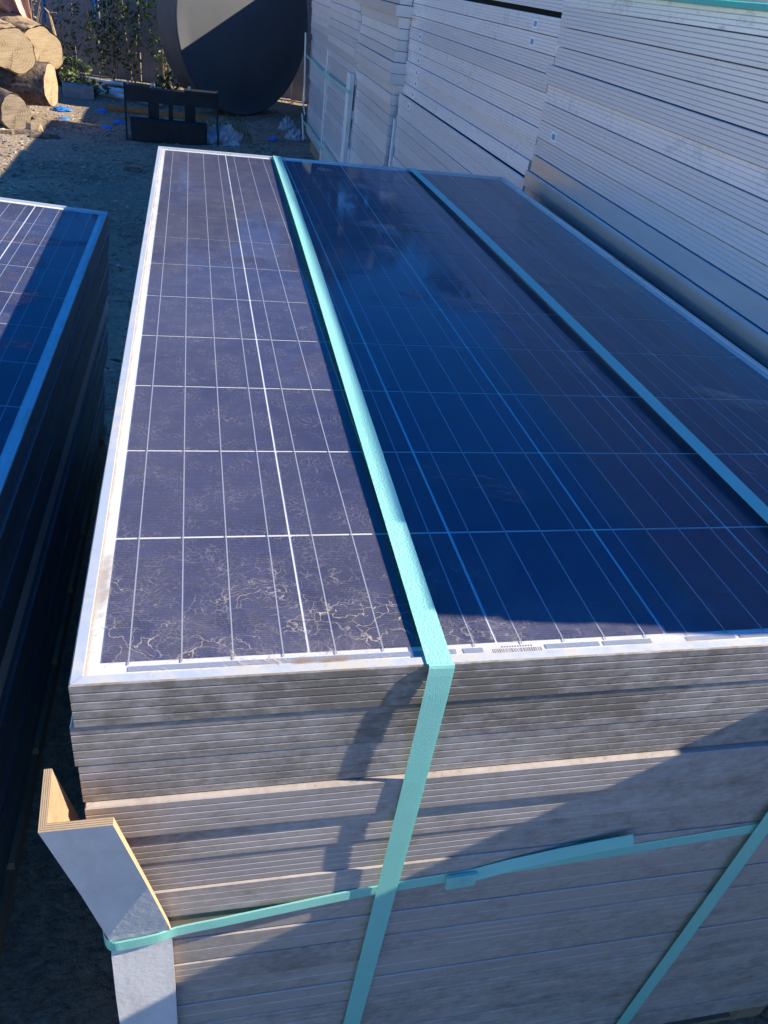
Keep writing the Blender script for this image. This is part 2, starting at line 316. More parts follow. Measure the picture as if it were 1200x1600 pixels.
# ------------------------------------------------------------------ solar panels
RAILS = {}
def rail_mesh(L, T, kind):
    key = (round(L, 4), round(T, 4), kind)
    if key in RAILS: return RAILS[key]
    style, mat = kind
    P = [(0.0090, 0), (0.0011, 0), (0, -0.0011)]
    ng = {'ribbed': 4, 'fine': 3, 'single': 1, 'smooth': 0}[style]
    dep = {'ribbed': 0.0014, 'fine': 0.0009, 'single': 0.0010, 'smooth': 0}[style]; hw = 0.0010 if style == 'ribbed' else 0.0007
    for i in range(ng):
        z = -T*(i+1)/(ng+1)
        P += [(0, z+hw), (dep, z+hw*0.6), (0, z-hw*1.1)]
    P += [(0, -T+0.0009), (0.0009, -T), (0.020, -T), (0.020, -T+0.002), (0.0025, -T+0.002), (0.0025, -0.0045), (0.0090, -0.0045)]
    n = len(P); v = []
    for sx in (-1, 1):
        for d, z in P: v.append((sx*(L/2-d-0.00015), d, z))
    f = [(i, (i+1) % n, n+(i+1) % n, n+i) for i in range(n)]
    b = MB()
    if mat == 'alu_top':
        b.add(v, f[:1]+f[-7:], 0); b.f += f[1:-7]; b.mi += [1]*len(f[1:-7]); m = b.mesh('frame_rail', [MAT['alu_top'], MAT['alu_front' if style == 'ribbed' else 'alu_dark']])
    else:
        b.add(v, f); m = b.mesh('frame_rail', MAT[mat])
    RAILS[key] = m; return m
LAM = {}
def laminate(W, L):
    if (W, L) not in LAM:
        b = MB(); b.box(0.003, W-0.003, 0.003, L-0.003, -0.0075, -0.003); LAM[(W, L)] = b.mesh('laminate', MAT['laminate'])
    return LAM[(W, L)]
def panel(W, L, T, kind, loc, rz, label, group, lam=True, parent_rot=None):
    t = thing('solar_panel', label, 'solar panel', loc, parent_rot if parent_rot else (0, 0, rz), group)
    mx_, my_ = rail_mesh(W, T, kind), rail_mesh(L, T, kind)
    link('frame_rail', mx_, t, (W/2, 0, 0)); link('frame_rail', mx_, t, (W/2, L, 0), (0, 0, math.pi))
    link('frame_rail', my_, t, (0, L/2, 0), (0, 0, -math.pi/2)); link('frame_rail', my_, t, (W, L/2, 0), (0, 0, math.pi/2))
    if lam: link('laminate', laminate(W, L), t)
    return t
def pallet(x0, x1, y0, y1, ztop, label, rz=0.0):
    h = ztop-GZ+0.01
    t = thing('pallet', label, 'pallet', (x0, y0, ztop-h), (0, 0, rz)); Wd, Ln = x1-x0, y1-y0
    dk = MB(); dk.box(0, Wd, 0, 0.095, -0.018, 0); me = dk.mesh('deck_board', MAT['wood'])
    n = max(5, int(Ln/0.2))
    for i in range(n): link('deck_board', me, t, (0, (Ln-0.095)*i/(n-1), h))
    st = MB(); st.box(0, 0.05, 0.005, Ln-0.005, 0.016, h-0.0185); me2 = st.mesh('stringer', MAT['wood'])
    for x in (0.004, Wd/2-0.025, Wd-0.054): link('stringer', me2, t, (x, 0, 0))
    bt = MB(); bt.box(0, Wd, 0, 0.095, 0, 0.0155); me3 = bt.mesh('base_board', MAT['wood'])
    for y in (0.01, Ln/2-0.05, Ln-0.105): link('base_board', me3, t, (0, y, 0))
    return t

def dress_top(t, W, L, pane, bus=True):
    """glass, cells, ribbons of a panel whose face is in view (6 x 12 cells)"""
    zg = -0.0030
    xbox('backsheet', 0.004, W-0.004, 0.004, L-0.004, -0.0090, zg-0.0016, MAT['backsheet'], t)
    b = MB(); b.add([(0.0075, 0.0075, zg), (W-0.0075, 0.0075, zg), (W-0.0075, L-0.0075, zg), (0.0075, L-0.0075, zg)], [(0, 1, 2, 3)])
    b.obj('glass_pane', pane, t)
    mx = (W-(6*.156+5*.003))/2; my = 0.0255
    cw = 0.156; cl = 0.1558
    b = MB(); b.box(0, cw, 0, cl, -0.0004, 0); cm = b.mesh('solar_cell', MAT['cell'])
    for j in range(12):
        for i in range(6):
            link('solar_cell', cm, t, (mx+i*0.159, my+j*0.159, zg-0.0008))
    b = MB(); b.box(-0.00055, 0.00055, 0, 12*0.159-0.002, 0, 0.00025); rm = b.mesh('tabbing_ribbon', MAT['ribbon'])
    for i in range(6):
        for q in range(4):
            link('tabbing_ribbon', rm, t, (mx+i*0.159+0.0195+0.039*q, my-0.004, zg-0.0007))
    if bus:
        for x0, x1 in ((0.040, 0.2985), (0.305, 0.322), (0.378, 0.428), (0.432, 0.478), (0.513, 0.562), (0.567, 0.64), (0.675, 0.78), (0.83, 0.955)):
            xbox('bus_ribbon', x0, x1, my-0.0105, my-0.0055, zg-0.00115, zg-0.0009, MAT['bus'], t)

# --- near stack --------------------------------------------------------------
PT = 0.046; NW, NL = 0.992, 1.956
pallet(0.01, 0.985, 0.02, 1.94, -17*PT, 'wooden pallet under the near strapped stack of panels')
offs = [(0, 0), (-0.0035, 0.0012), (-0.0015, 0.0016), (0.0, -0.0042), (0.002, -0.0008), (0.004, 0.0006), (0.003, -0.0012), (0.006, 0.0012), (0.005, 0.0002),
        (0.008, -0.0006), (0.007, 0.0014), (0.009, 0.0004), (0.008, -0.0004), (0.010, 0.0010), (0.008, 0.0002), (0.009, 0.0012), (0.008, 0.0004)]
for i, (ox, oy) in enumerate(offs):
    style = ('ribbed' if i < 6 else ('single' if i % 3 else 'fine'), 'alu_top' if i == 0 else ('alu_front' if i < 3 else 'alu_grimy'))
    lab = ('silver framed solar panel with dusty blue cells, topmost of the near strapped stack' if i == 0 else
           'grimy silver framed solar panel, %s from the top of the near strapped stack' % ORD[i])
    t = panel(NW, NL, PT-(0.0014 if i > 5 else 0.0006), style, (ox, oy, -i*PT), random.uniform(-.0005, .0005) if i else 0, lab, 'panels in the near stack', lam=(i > 0))
    if i == 0:
        # the outer faces of the top frame are as grimy as those below
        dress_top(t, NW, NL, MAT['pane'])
        b = MB(); x = 0.0
        for q in range(26):
            w = random.choice((0.0006, 0.0009, 0.0014)); b.box(x, x+w, 0, 0.0045, 0, 0.0001); x += w+random.choice((0.0007, 0.001))
        for q in range(12): b.box(0.009+q*0.0024, 0.0104+q*0.0024, 0.0058, 0.0075, 0, 0.0001)
        b.obj('barcode_label', MAT['ink'], t, loc=(0.330, 0.0135, -0.0046))

# --- second stack, on the left ----------------------------------------------
LT = 0.062                                     # this stack leans
base = Vector((-0.133, 1.886, -0.163))
Rm = (Matrix.Rotation(-0.016, 4, 'Z') @ Matrix.Rotation(LT, 4, 'Y'))
nleft = 14
for i in range(nleft):
    jx, jy = (0, 0) if i == 0 else (random.uniform(-0.004, 0.003), random.uniform(-0.004, 0.004))
    if i >= 5: jx -= 0.004
    if i >= 9: jx -= 0.012
    loc = base + (Rm.to_3x3() @ Vector((-NW+jx, -NL+jy, -i*PT)))
    lab = ('silver framed solar panel with dark blue cells, topmost of the left stack' if i == 0 else 'dark framed solar panel, %s from the top of the left stack' % ORD[i])
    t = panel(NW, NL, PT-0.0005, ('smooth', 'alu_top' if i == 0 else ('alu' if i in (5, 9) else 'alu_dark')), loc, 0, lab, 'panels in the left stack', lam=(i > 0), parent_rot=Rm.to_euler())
    if i == 0: dress_top(t, NW, NL, MAT['pane_side'], False)
pb = base + (Rm.to_3x3() @ Vector((-NW, -NL, -nleft*PT)))
t = pallet(0, 0.985, 0, 1.94, GZ+0.08, 'wooden pallet under the leaning left stack of panels'); t.location = pb-(Rm.to_3x3() @ Vector((0, 0, 0.085+0.005))); t.rotation_euler = Rm.to_euler()

# --- wall of stacks on the right ----------------------------------------------
def wall_stack(where, x, y0, y1, wx, ztop, n, style_fn, jit, group, skip=None, rz=0.0, zb=None):
    L = y1-y0
    for i in range(n):
        ox, oy, dz = jit(i)
        st = style_fn(i)
        t = panel(wx, L, PT-0.0016, st, (x+ox, y0+oy, ztop-i*PT-dz), rz+random.uniform(-.0012, .0012),
                  ('silver framed solar panel, %s from the top of the %s' % (ORD[i], where)), group)
        yield i, t
def sticker(t, y, z=-0.024):
    b = MB(); b.box(-0.0012, 0.0, y, y+0.040, z-0.012, z+0.012); o = b.obj('sticker', MAT['label'], t)
    b = MB(); b.box(-0.0016, -0.0012, y+0.008, y+0.032, z-0.007, z+0.007); b.obj('print_block', MAT['label_grey'], o)

rj = random.Random(3)
def jitA(i): return (rj.choice((-0.004, -0.001, 0.0, 0.002, 0.004))+(-0.006 if i >= 10 else 0), rj.uniform(-0.010, 0.010), 0)
for i, t in wall_stack('nearest right-hand stack', 1.026, -0.032, 1.947, 0.992, 0.486, 27,
                       lambda i: ('ribbed', 'alu') if i < 9 else ('smooth', 'alu_clean'), jitA, 'panels in the nearest right-hand stack', rz=-0.018):
    if i == 7: sticker(t, 1.83)
pallet(1.06, 2.0, 0.0, 1.93, 0.486-27*PT, 'wooden pallet under the nearest right-hand stack')

def jit2(i):
    g = 0.0 if i == 0 else 0.012
    if i >= 10: return (-0.020+rj.uniform(-.002, .002), -0.018+rj.uniform(-.003, .003), g)
    return (rj.choice((-.003, 0, .0015, .003))+(0.004 if i == 0 else 0), rj.uniform(-.004, .004)+(0.02 if i == 9 else 0), g)
N2T = 0.458
for i, t in wall_stack('second right-hand stack', 1.078, 1.972, 3.752, 0.992, N2T+0.012, 27,
                       lambda i: ('ribbed', 'alu') if i < 13 else ('fine', 'alu'), jit2, 'panels in the second right-hand stack'):
    if 4 <= i <= 10: sticker(t, 1.52 if i % 2 else 1.54)
    if i in (1, 2): sticker(t, 0.16+0.006*i)
    if i == 0: t.rotation_euler.x = 0.0025
t = xbox('gap_filler_sheet', 1.12, 2.06, 2.08, 3.60, N2T-PT+0.0010, N2T-PT+0.0118, MAT['gap_dark']); tag(t, 'added black spacer sheet between the top panels of the second right-hand stack', 'filler')  # sheet added under the top panel so the shaded gap shows black
pallet(1.08, 2.06, 2.03, 3.62, N2T-27*PT, 'wooden pallet under the second right-hand stack')

def jit3(i):
    a = [0, 0, 0.0, -0.022, 0.004, 0.006, 0.004, 0.002, -0.014, -0.014, 0.008, 0.006]
    return ((a[i] if i < 12 else 0.008)+rj.uniform(-.003, .003), rj.uniform(-.004, .004)+(a[i] if i < 12 else 0.01), 0)
for i, t in wall_stack('third right-hand stack', 1.020, 3.76, 4.758, 1.64, 0.49, 27, lambda i: ('smooth', 'alu_clean' if i in (2, 3) else 'alu'), jit3, 'panels in the third right-hand stack'):
    if i in (13, 14, 16): sticker(t, 0.90)
pallet(1.03, 2.64, 3.78, 4.69, 0.49-27*PT, 'wooden pallet under the third right-hand stack')
def jit4(i): return (rj.uniform(-.006, .006)+(0.012 if i > 9 else 0), rj.uniform(-.002, .002), 0)
for i, t in wall_stack('fourth right-hand stack', 1.010, 4.765, 5.893, 1.64, 0.50, 27, lambda i: ('smooth', 'alu'), jit4, 'panels in the fourth right-hand stack'): pass
pallet(1.07, 2.68, 4.85, 5.86, 0.50-27*PT, 'wooden pallet under the fourth right-hand stack')
for i, t in wall_stack('farthest visible right-hand stack', 1.035, 5.90, 7.10, 1.64, 0.50, 27, lambda i: ('smooth', 'alu'), jit4, 'panels in the farthest right-hand stack'): pass
pallet(1.085, 2.70, 6.04, 7.07, 0.50-27*PT, 'wooden pallet under the farthest right-hand stack')
for i, t in wall_stack('added stack hiding the bright sky', 2.90, 2.90, 5.60, 0.992, 0.70, 30, lambda i: ('smooth', 'alu_clean'), jit4, 'panels in the added sky-hiding stack'): pass  # stack added to cover the glaring sky above the nearest one
pallet(2.93, 3.88, 2.95, 5.55, 0.70-30*PT, 'wooden pallet under the added stack hiding the bright sky')
# two more stacks of the row stand outside the picture and throw their shade into it
for i, t in wall_stack('stack hidden behind the row', 1.370, 7.11, 9.60, 1.3, 0.57, 28, lambda i: ('smooth', 'alu'), jit4, 'panels in the hidden far stack'): pass
pallet(1.40, 2.66, 7.32, 9.58, 0.57-28*PT, 'wooden pallet under the hidden far stack')
for i, t in wall_stack('low stack beside the photographer', 1.080, -1.99, -0.050, 0.992, 0.216, 21, lambda i: ('smooth', 'alu'), lambda i: (rj.uniform(-.002, .002), rj.uniform(-.003, .003), 0), 'panels in the low stack'): pass
pallet(1.09, 2.06, -1.98, -0.05, 0.216-21*PT, 'wooden pallet under the low stack beside the photographer')

# ------------------------------------------------------------------ strapping
def ribbon(pts, wdir, width, th=0.0009):
    """flat band swept along pts; wdir is the width direction"""
    pts = [Vector(p) for p in pts]; wd = wdir if isinstance(wdir, list) else [Vector(wdir)]*len(pts)
    b = MB(); v = []
    for i, p in enumerate(pts):
        t = (pts[min(i+1, len(pts)-1)]-pts[max(i-1, 0)]).normalized(); w = wd[i].normalized(); n = t.cross(w).normalized(); w2 = n.cross(t).normalized()
        for a, c in ((-1, -1), (-0.8, 1), (0.8, 1), (1, -1)):
            v.append(p+w2*(a*width/2)+n*(c*th/2))
    f = []
    for i in range(len(pts)-1):
        for j in range(4): f.append((i*4+j, i*4+(j+1) % 4, i*4+4+(j+1) % 4, i*4+4+j))
    f += [(3, 2, 1, 0), tuple(len(v)-4+j for j in range(4))]
    b.add(v, f); return b
def lerp(a, c, t): return a+(c-a)*t
def vstrap(name, label, xt_back, xt_front, xf_bot, width, zlow):
    t = thing(name, label, 'strap', (xt_front, 0, zlow), group='green straps on the near stack')
    off = Vector((-xt_front, 0, -zlow))
    top = []
    for i in range(41):
        s = i/40; y = lerp(NL+0.0015, -0.0005, s); z = 0.0010+0.0052*math.sin(math.pi*s)**0.6
        top.append(Vector((lerp(xt_back, xt_front, s)+0.0015*math.sin(s*5), y, z))+off)
    ribbon(top, (-1, 0, 0), width).obj('top_run', MAT['strap'], t, smooth=False)
    fr = []
    prof = [(0.0010, -0.0006), (0.0004, -0.0018), (-0.0020, -0.0026), (-0.010, -0.0033), (-0.03, -0.0042), (-0.07, -0.0050), (-0.141, -0.0060), (-0.19, -0.0064), (-0.30, -0.0062), (-0.42, -0.0056), (-0.6, -0.0044), (zlow, -0.0030)]
    for z, y in prof: fr.append(Vector((lerp(xt_front, xf_bot, z/zlow), y, z))+off)
    ribbon(fr, (-1, 0, 0), width).obj('front_run', MAT['strap_smooth'], t)
    bk = [Vector((xt_back, NL+y, z))+off for z, y in ((0.001, 0.0012), (-0.004, 0.004), (-0.1, 0.006), (-0.4, 0.007), (zlow, 0.006))]
    ribbon(bk, (1, 0, 0), width).obj('back_run', MAT['strap_smooth'], t)
    und = [Vector((xf_bot, -0.003, zlow))+off, Vector((lerp(xf_bot, xt_back, .5), 0.9, zlow-0.006))+off, Vector((xt_back, NL+0.006, zlow))+off]
    ribbon(und, (1, 0, 0), width).obj('under_run', MAT['strap_smooth'], t)
vstrap('strap', 'green plastic strap over the sunlit middle of the near stack', 0.318, 0.2805, 0.262, 0.0215, -0.785)
vstrap('strap', 'teal plastic strap in the shade towards the right of the near stack', 0.704, 0.714, 0.672, 0.0215, -0.785)

# horizontal strap with seal and loose tail
t = thing('strap', 'horizontal teal strap round the near stack with a loose tail', 'strap', (0.3, 0, -0.3), group='green straps on the near stack')
off = Vector((-0.3, 0, 0.3))
def hz(x): return -0.3345+0.070*x
path = [(-0.006, 1.94, -0.35), (-0.006, 0.07, -0.34), (-0.0045, 0.03, -0.337), (0.0015, -0.006, -0.3355), (0.008, -0.0150, hz(0.01)), (0.02, -0.0160, hz(0.02)), (0.05, -0.0145, hz(0.05)), (0.068, -0.0110, hz(0.068)), (0.11, -0.0092, hz(.11)), (0.16, -0.0066, hz(.16)),
        (0.22, -0.0036, hz(.22)), (0.262, -0.0024, hz(.262)), (0.34, -0.0024, hz(.34)+.001), (0.5, -0.0024, hz(.5)-.001), (0.69, -0.0024, hz(.69)), (0.85, -0.0024, hz(.85)), (0.99, -0.0024, hz(.99)), (1.003, 0.006, hz(1.0)), (1.004, 1.94, -0.33)]
def spline(ps, sub=5):
    ps = [Vector(p) for p in ps]; out = []
    for i in range(len(ps)-1):
        a, b_, c, d = ps[max(i-1, 0)], ps[i], ps[i+1], ps[min(i+2, len(ps)-1)]; L_ = (c-b_).length
        ta = (c-a).normalized()*L_; td = (d-b_).normalized()*L_
        for q in range(sub):
            u = q/sub; out.append(b_*(2*u**3-3*u**2+1)+ta*(u**3-2*u**2+u)+c*(-2*u**3+3*u**2)+td*(u**3-u**2))
    return out+[ps[-1]]
ribbon([p+off for p in spline(path)], (0, 0, 1), 0.0175, 0.0008).obj('band', MAT['strap_smooth'], t)
tail = [(0.342, -0.0042, hz(.342)+.001), (0.365, -0.0050, hz(.365)+0.003), (0.40, -0.0060, hz(.40)+0.0115), (0.45, -0.0072, hz(.45)+0.0195), (0.50, -0.0090, hz(.50)+0.0260), (0.533, -0.0105, hz(.533)+0.0300)]
ribbon([Vector(p)+off for p in tail], (0, 0.30, 1), 0.0160, 0.0008).obj('loose_tail', MAT['strap_smooth'], t)
b = MB(); b.box(-0.016, 0.016, -0.0016, 0.0016, -0.0105, 0.0105)
for q in range(3): b.box(-0.010+q*0.008, -0.006+q*0.008, -0.0021, -0.0016, -0.008, 0.008)
b.obj('seal', MAT['strap_smooth'], t, loc=Vector((0.352, -0.0062, hz(.352)-0.001))+off, rot=(0, -0.07, 0))

# strap lying along the top edge of the nearest right-hand stack
b = ribbon([(1.018+0.018*(0.1+0.1*i), 0.1+0.1*i, 0.4825+0.0008*math.sin(i)) for i in range(19)], (0.020, 0, 0.0105), 0.023)
tag(b.obj('strap', MAT['strap_backlit']), 'bright green strap along the top edge of the nearest right-hand stack', 'strap')

def wallstrap(label, x, y0, y1, z, dz=0, w=0.016):
    o = ribbon([(x, y0, z), (x-0.002, (y0+y1)/2, z+dz/2), (x, y1, z+dz)], (0, 0, 1), w).obj('strap', MAT['strap_smooth'])
    tag(o, label, 'strap', 'straps on the right-hand row')
wallstrap('teal strap low across the second right-hand stack', 1.064, 2.0, 3.66, -0.243)
wallstrap('teal strap across the fourth right-hand stack at mid height', 0.987, 4.74, 5.87, -0.135, -0.02)
wallstrap('teal strap across the farthest right-hand stack at mid height', 1.010, 5.87, 7.1, -0.180, 0.02)
wallstrap('teal strap low across the farthest right-hand stack', 1.012, 5.87, 7.1, -0.648)
wallstrap('teal strap low across the fourth right-hand stack', 0.987, 4.74, 5.87, -0.60)

# ------------------------------------------------------------------ corner boards
TH = 0.0062
def near_board():
    t = thing('corner_board', 'white cardboard corner board bent outward at the near stack corner', 'corner board', (0.008, -0.01, -0.78))
    off = Vector((-0.008, 0.01, 0.78))
    # cross-sections: corner point, end of the front leg, end of the side leg
    secs = [((0.010, -0.0075, -0.785), (0.066, -0.0065, -0.785), (0.0075, 0.055, -0.785)),
            ((0.006, -0.0110, -0.60), (0.0645, -0.0075, -0.60), (0.005, 0.052, -0.60)),
            ((0.006, -0.0130, -0.44), (0.064, -0.0085, -0.44), (0.003, 0.050, -0.44)),
            ((0.007, -0.0130, -0.355), (0.0635, -0.0095, -0.353), (0.002, 0.050, -0.356)),
            ((0.009, -0.0125, -0.336), (0.0632, -0.0105, -0.334), (0.002, 0.049, -0.338)),
            ((0.006, -0.0145, -0.318), (0.0615, -0.0140, -0.314), (0.000, 0.046, -0.318)),
            ((-0.008, -0.0255, -0.225), (0.0470, -0.0290, -0.219), (-0.013, 0.027, -0.214)),
            ((-0.0265, -0.0420, -0.109), (0.0280, -0.0490, -0.0985), (-0.0270, 0.004, -0.0945))]
    def build(name, a, mats, flip):
        # a = index of the leg end; outer face, inner face, edges
        b = MB(); v = []
        for s in secs:
            c, e = Vector(s[0]), Vector(s[a]); o_ = Vector(s[3-a])
            inn = (o_-c).normalized()*TH
            v += [c+off, e+off, e+inn+off, c+inn+off+((e-c).normalized()*TH)]
        n = len(secs)
        F = {0: [], 1: [], 2: []}
        for i in range(n-1):
            p, q = i*4, i*4+4
            F[0].append((p, p+1, q+1, q)); F[2].append((p+1, p+2, q+2, q+1)); F[1].append((p+2, p+3, q+3, q+2))
        F[2].append((q, q+1, q+2, q+3)); F[2].append((3, 2, 1, 0))
        if flip: F = {k_: [tuple(reversed(f)) for f in fs] for k_, fs in F.items()}
        b.add(v, F[0], 0); o = len(b.v)
        for k_ in (1, 2):
            for f in F[k_]: b.f.append(f); b.mi.append(k_)
        m = b.mesh(name, mats); uv = m.uv_layers.new(name='UVMap')
        for p in m.polygons:
            lp = list(p.loop_indices)
            for li in lp:
                vi = m.loops[li].vertex_index % 4
                uv.data[li].uv = ({0: 0, 1: 0.02, 2: 0.98, 3: 0.98}[vi], 0)
        return link(name, m, t)
    build('front_flap', 1, [MAT['liner'], MAT['kraft'], MAT['ply']], False)
    build('side_flap', 2, [MAT['liner'], MAT['kraft'], MAT['ply']], True)
near_board()
def far_board(label, x, y, z0, z1, fl=0.06, sd=0.06, lean=0.0):
    t = thing('corner_board', label, 'corner board', (x, y, z0), (lean, 0, 0), group='white corner boards on the right-hand row')
    h = z1-z0
    xbox('side_flap', 0, 0.005, 0, sd, 0, h, MAT['liner'], t); xbox('front_flap', 0.0052, fl, 0, 0.005, 0, h, MAT['liner'], t)
far_board('white corner board on the near corner of the fourth right-hand stack', 0.990, 4.757, -0.76, -0.04, 0.025, 0.11)
far_board('white corner board on the near corner of the farthest right-hand stack', 1.014, 5.88, -0.76, -0.02, 0.06, 0.06)
t = thing('corner_board', 'white corner board on the far corner of the farthest right-hand stack', 'corner board', (1.020, 7.10, -0.80), group='white corner boards on the right-hand row')
for z0, z1, a, d in ((0, 0.20, 0.0, 0), (0.2, 0.30, -0.10, 0), (0.3, 0.80, 0.03, -0.01)):
    b = MB(); b.add([(d, -0.07, z0), (d+a*0, 0.0, z0), (d-0.02, 0.0, z1), (d-0.02, -0.07, z1), (d+0.005, -0.07, z0), (d+0.005, 0.0, z0), (d-0.015, 0, z1), (d-0.015, -0.07, z1)],
                   [(0, 1, 2, 3), (7, 6, 5, 4), (0, 4, 5, 1), (1, 5, 6, 2), (2, 6, 7, 3), (3, 7, 4, 0)]); b.obj('side_flap', MAT['liner'], t)
far_board('narrow white corner board at the far low corner of the second right-hand stack', 1.046, 3.72, -0.70, -0.115, 0.012, 0.030)
far_board('small torn corner board low on the third right-hand stack', 1.012, 4.72, -0.70, -0.44, 0.05, 0.03)

# ------------------------------------------------------------------ fence and what hangs on it
FA = math.atan2(-0.16, 1.0)
t = thing('wood_fence', 'weathered grey board fence at the back of the yard', 'fence', (-0.6, 10.35, GZ), (0, 0, FA))
pl = []
for q in range(3):
    b = MB(); b.box(0, 0.138, 0, 0.02, 0, 1.78+0.02*q); pl.append(b.mesh('plank', MAT['fence']))
for i in range(54):
    link('plank', pl[i % 3], t, (-4.2+i*0.144+random.uniform(-.003, .003), random.uniform(-.006, .006), random.uniform(-.01, .02)), (0, random.uniform(-.012, .012), 0))
for z in (0.35, 0.95, 1.55): xbox('fence_rail', -4.2, 3.6, 0.03, 0.07, z, z+0.09, MAT['fence'], t)
t = thing('chain_link_fence', 'chain link fence on grey posts before the boards', 'fence', (-0.6, 10.12, GZ), (0, 0, FA))
for x in (-2.0, 0.42, 2.8):
    b = MB(); b.tube([(x, 0, 0), (x, 0, 1.9)], 0.045 if x == .42 else 0.03, 12); b.obj('fence_post', MAT['galv'], t, smooth=True)
b = MB(); step = 0.05
for i in range(-60, 64):
    b.tube([((i+((i+j) % 2))*step, 0.004 if (i+j) % 2 else -0.004, 0.30+j*step) for j in range(0, 30)], 0.0021, 3, cap=False)
b.obj('wire_mesh', MAT['galv'], t)
b = MB(); b.tube([(-3, 0, 1.8), (3.2, 0, 1.8)], 0.02, 8); b.obj('top_rail', MAT['galv'], t, smooth=True)

def sheet(name, fn, nu, nv, mat, label, cat, group=None, th=0.002):
    b = MB(); v = [Vector(fn(i/nu, j/nv)) for j in range(nv+1) for i in range(nu+1)]
    b.add(v, [(j*(nu+1)+i, j*(nu+1)+i+1, (j+1)*(nu+1)+i+1, (j+1)*(nu+1)+i) for j in range(nv) for i in range(nu)])
    o = b.obj(name, mat, smooth=True); m = o.modifiers.new('thick', 'SOLIDIFY'); m.thickness = th
    return tag(o, label, cat, group)
for (x, z, h, w, lb) in ((-1.50, -0.42, 0.75, 0.05, 'narrow strip of blue tarp hanging on the fence at the far left'), (-0.97, -0.30, 0.7, 0.07, 'blue tarp strip hanging on the fence left of the drum')):
    sheet('tarp_strip', lambda u, v, x=x, z=z, h=h, w=w: (x+w*u*(0.6+0.4*v)+0.02*math.sin(v*7), 10.10-0.16*x*0.9+0.0+0.02*math.sin(u*9+v*5)-0.02, z+h*v), 5, 12, MAT['blue'], lb, 'tarp', 'blue tarp strips on the fence')

def foliage(n, cx, cy, cz, rx, ry, rz_, size, rnd, squash=1.0):
    b = MB()
    for _ in range(n):
        while True:
            p = Vector((rnd.uniform(-1, 1), rnd.uniform(-1, 1), rnd.uniform(-1, 1)))
            if p.length < 1: break
        if mnoise.noise(Vector((p.x*2.3+cx, p.y*2.3+cy, p.z*2.3))) < -0.05: continue
        c = Vector((cx+p.x*rx, cy+p.y*ry, cz+p.z*rz_)); s = size*rnd.uniform(0.5, 1.3)
        a = Vector((rnd.uniform(-1, 1), rnd.uniform(-1, 1), rnd.uniform(-1, .6))).normalized(); d = a.cross(Vector((rnd.uniform(-1, 1), rnd.uniform(-1, 1), rnd.uniform(-1, 1)))).normalized()
        b.add([c-a*s, c+d*s*0.42, c+a*s, c-d*s*0.42], [(0, 1, 2, 3)])
    return b
rf = random.Random(11)
def weed(label, x, y, h, spread, n, mat='leaf', size=0.03):
    t = thing('weed', label, 'weed', (x, y, GZ+0.0), group='weeds along the fence')
    b = MB()
    for q in range(6):
        a = rf.uniform(0, 6.28); e = Vector((spread*0.7*math.cos(a), spread*0.5*math.sin(a), h*rf.uniform(.6, 1)))
        b.tube([(0.02*math.cos(a), 0.02*math.sin(a), -0.02), (e.x*.4, e.y*.4, e.z*.55), tuple(e)], [0.006, 0.004, 0.002], 5)
    b.obj('stem', MAT['twig'], t)
    foliage(n, 0, 0, h*0.55, spread, spread*0.6, h*0.52, size, rf).obj('leaves', MAT[mat], t)
weed('tall green weed against the fence left of the grey post', -0.55, 10.0, 1.05, 0.20, 650)
weed('leafy vine climbing the grey fence post beside the drum', -0.22, 9.92, 1.7, 0.20, 1000)
weed('thin weed against the fence above the pipes', -0.88, 10.0, 0.8, 0.20, 350)
weed('low bright weed at the foot of the drum', -0.12, 8.95, 0.28, 0.20, 400)
weed('dark vine mass on the fence boards left of the post', -0.78, 10.02, 1.25, 0.18, 700, 'leaf_dark', 0.028)
weed('dark creeper on the fence behind the cable coil', -1.25, 10.08, 0.75, 0.26, 600, 'leaf_dark', 0.024)
weed('brown dead creeper hanging on the fence at the far left', -1.66, 10.12, 1.35, 0.16, 700, 'twig', 0.022)
weed('dry brown weed by the fence behind the logs', -1.55, 9.6, 0.85, 0.28, 260, 'twig', 0.02)
weed('low green weed behind the cable coil', -1.22, 9.55, 0.26, 0.28, 700, 'grass')
weed('small green tuft between pipes and concrete block', -0.92, 8.8, 0.16, 0.22, 400, 'grass')
# dry stalks leaning on the fence
b = MB(); b.tube([(-1.27, 9.75, GZ), (-1.31, 9.8, -0.5), (-1.36, 9.85, -0.28), (-1.40, 9.85, -0.24)], [0.02, 0.018, 0.014, 0.006], 7); b.tube([(-1.36, 9.85, -0.28), (-1.28, 9.83, -0.27)], [0.012, 0.005], 6)
tag(b.obj('dry_stalk', MAT['twig']), 'dry broken stalk leaning on the fence behind the logs', 'stalk')

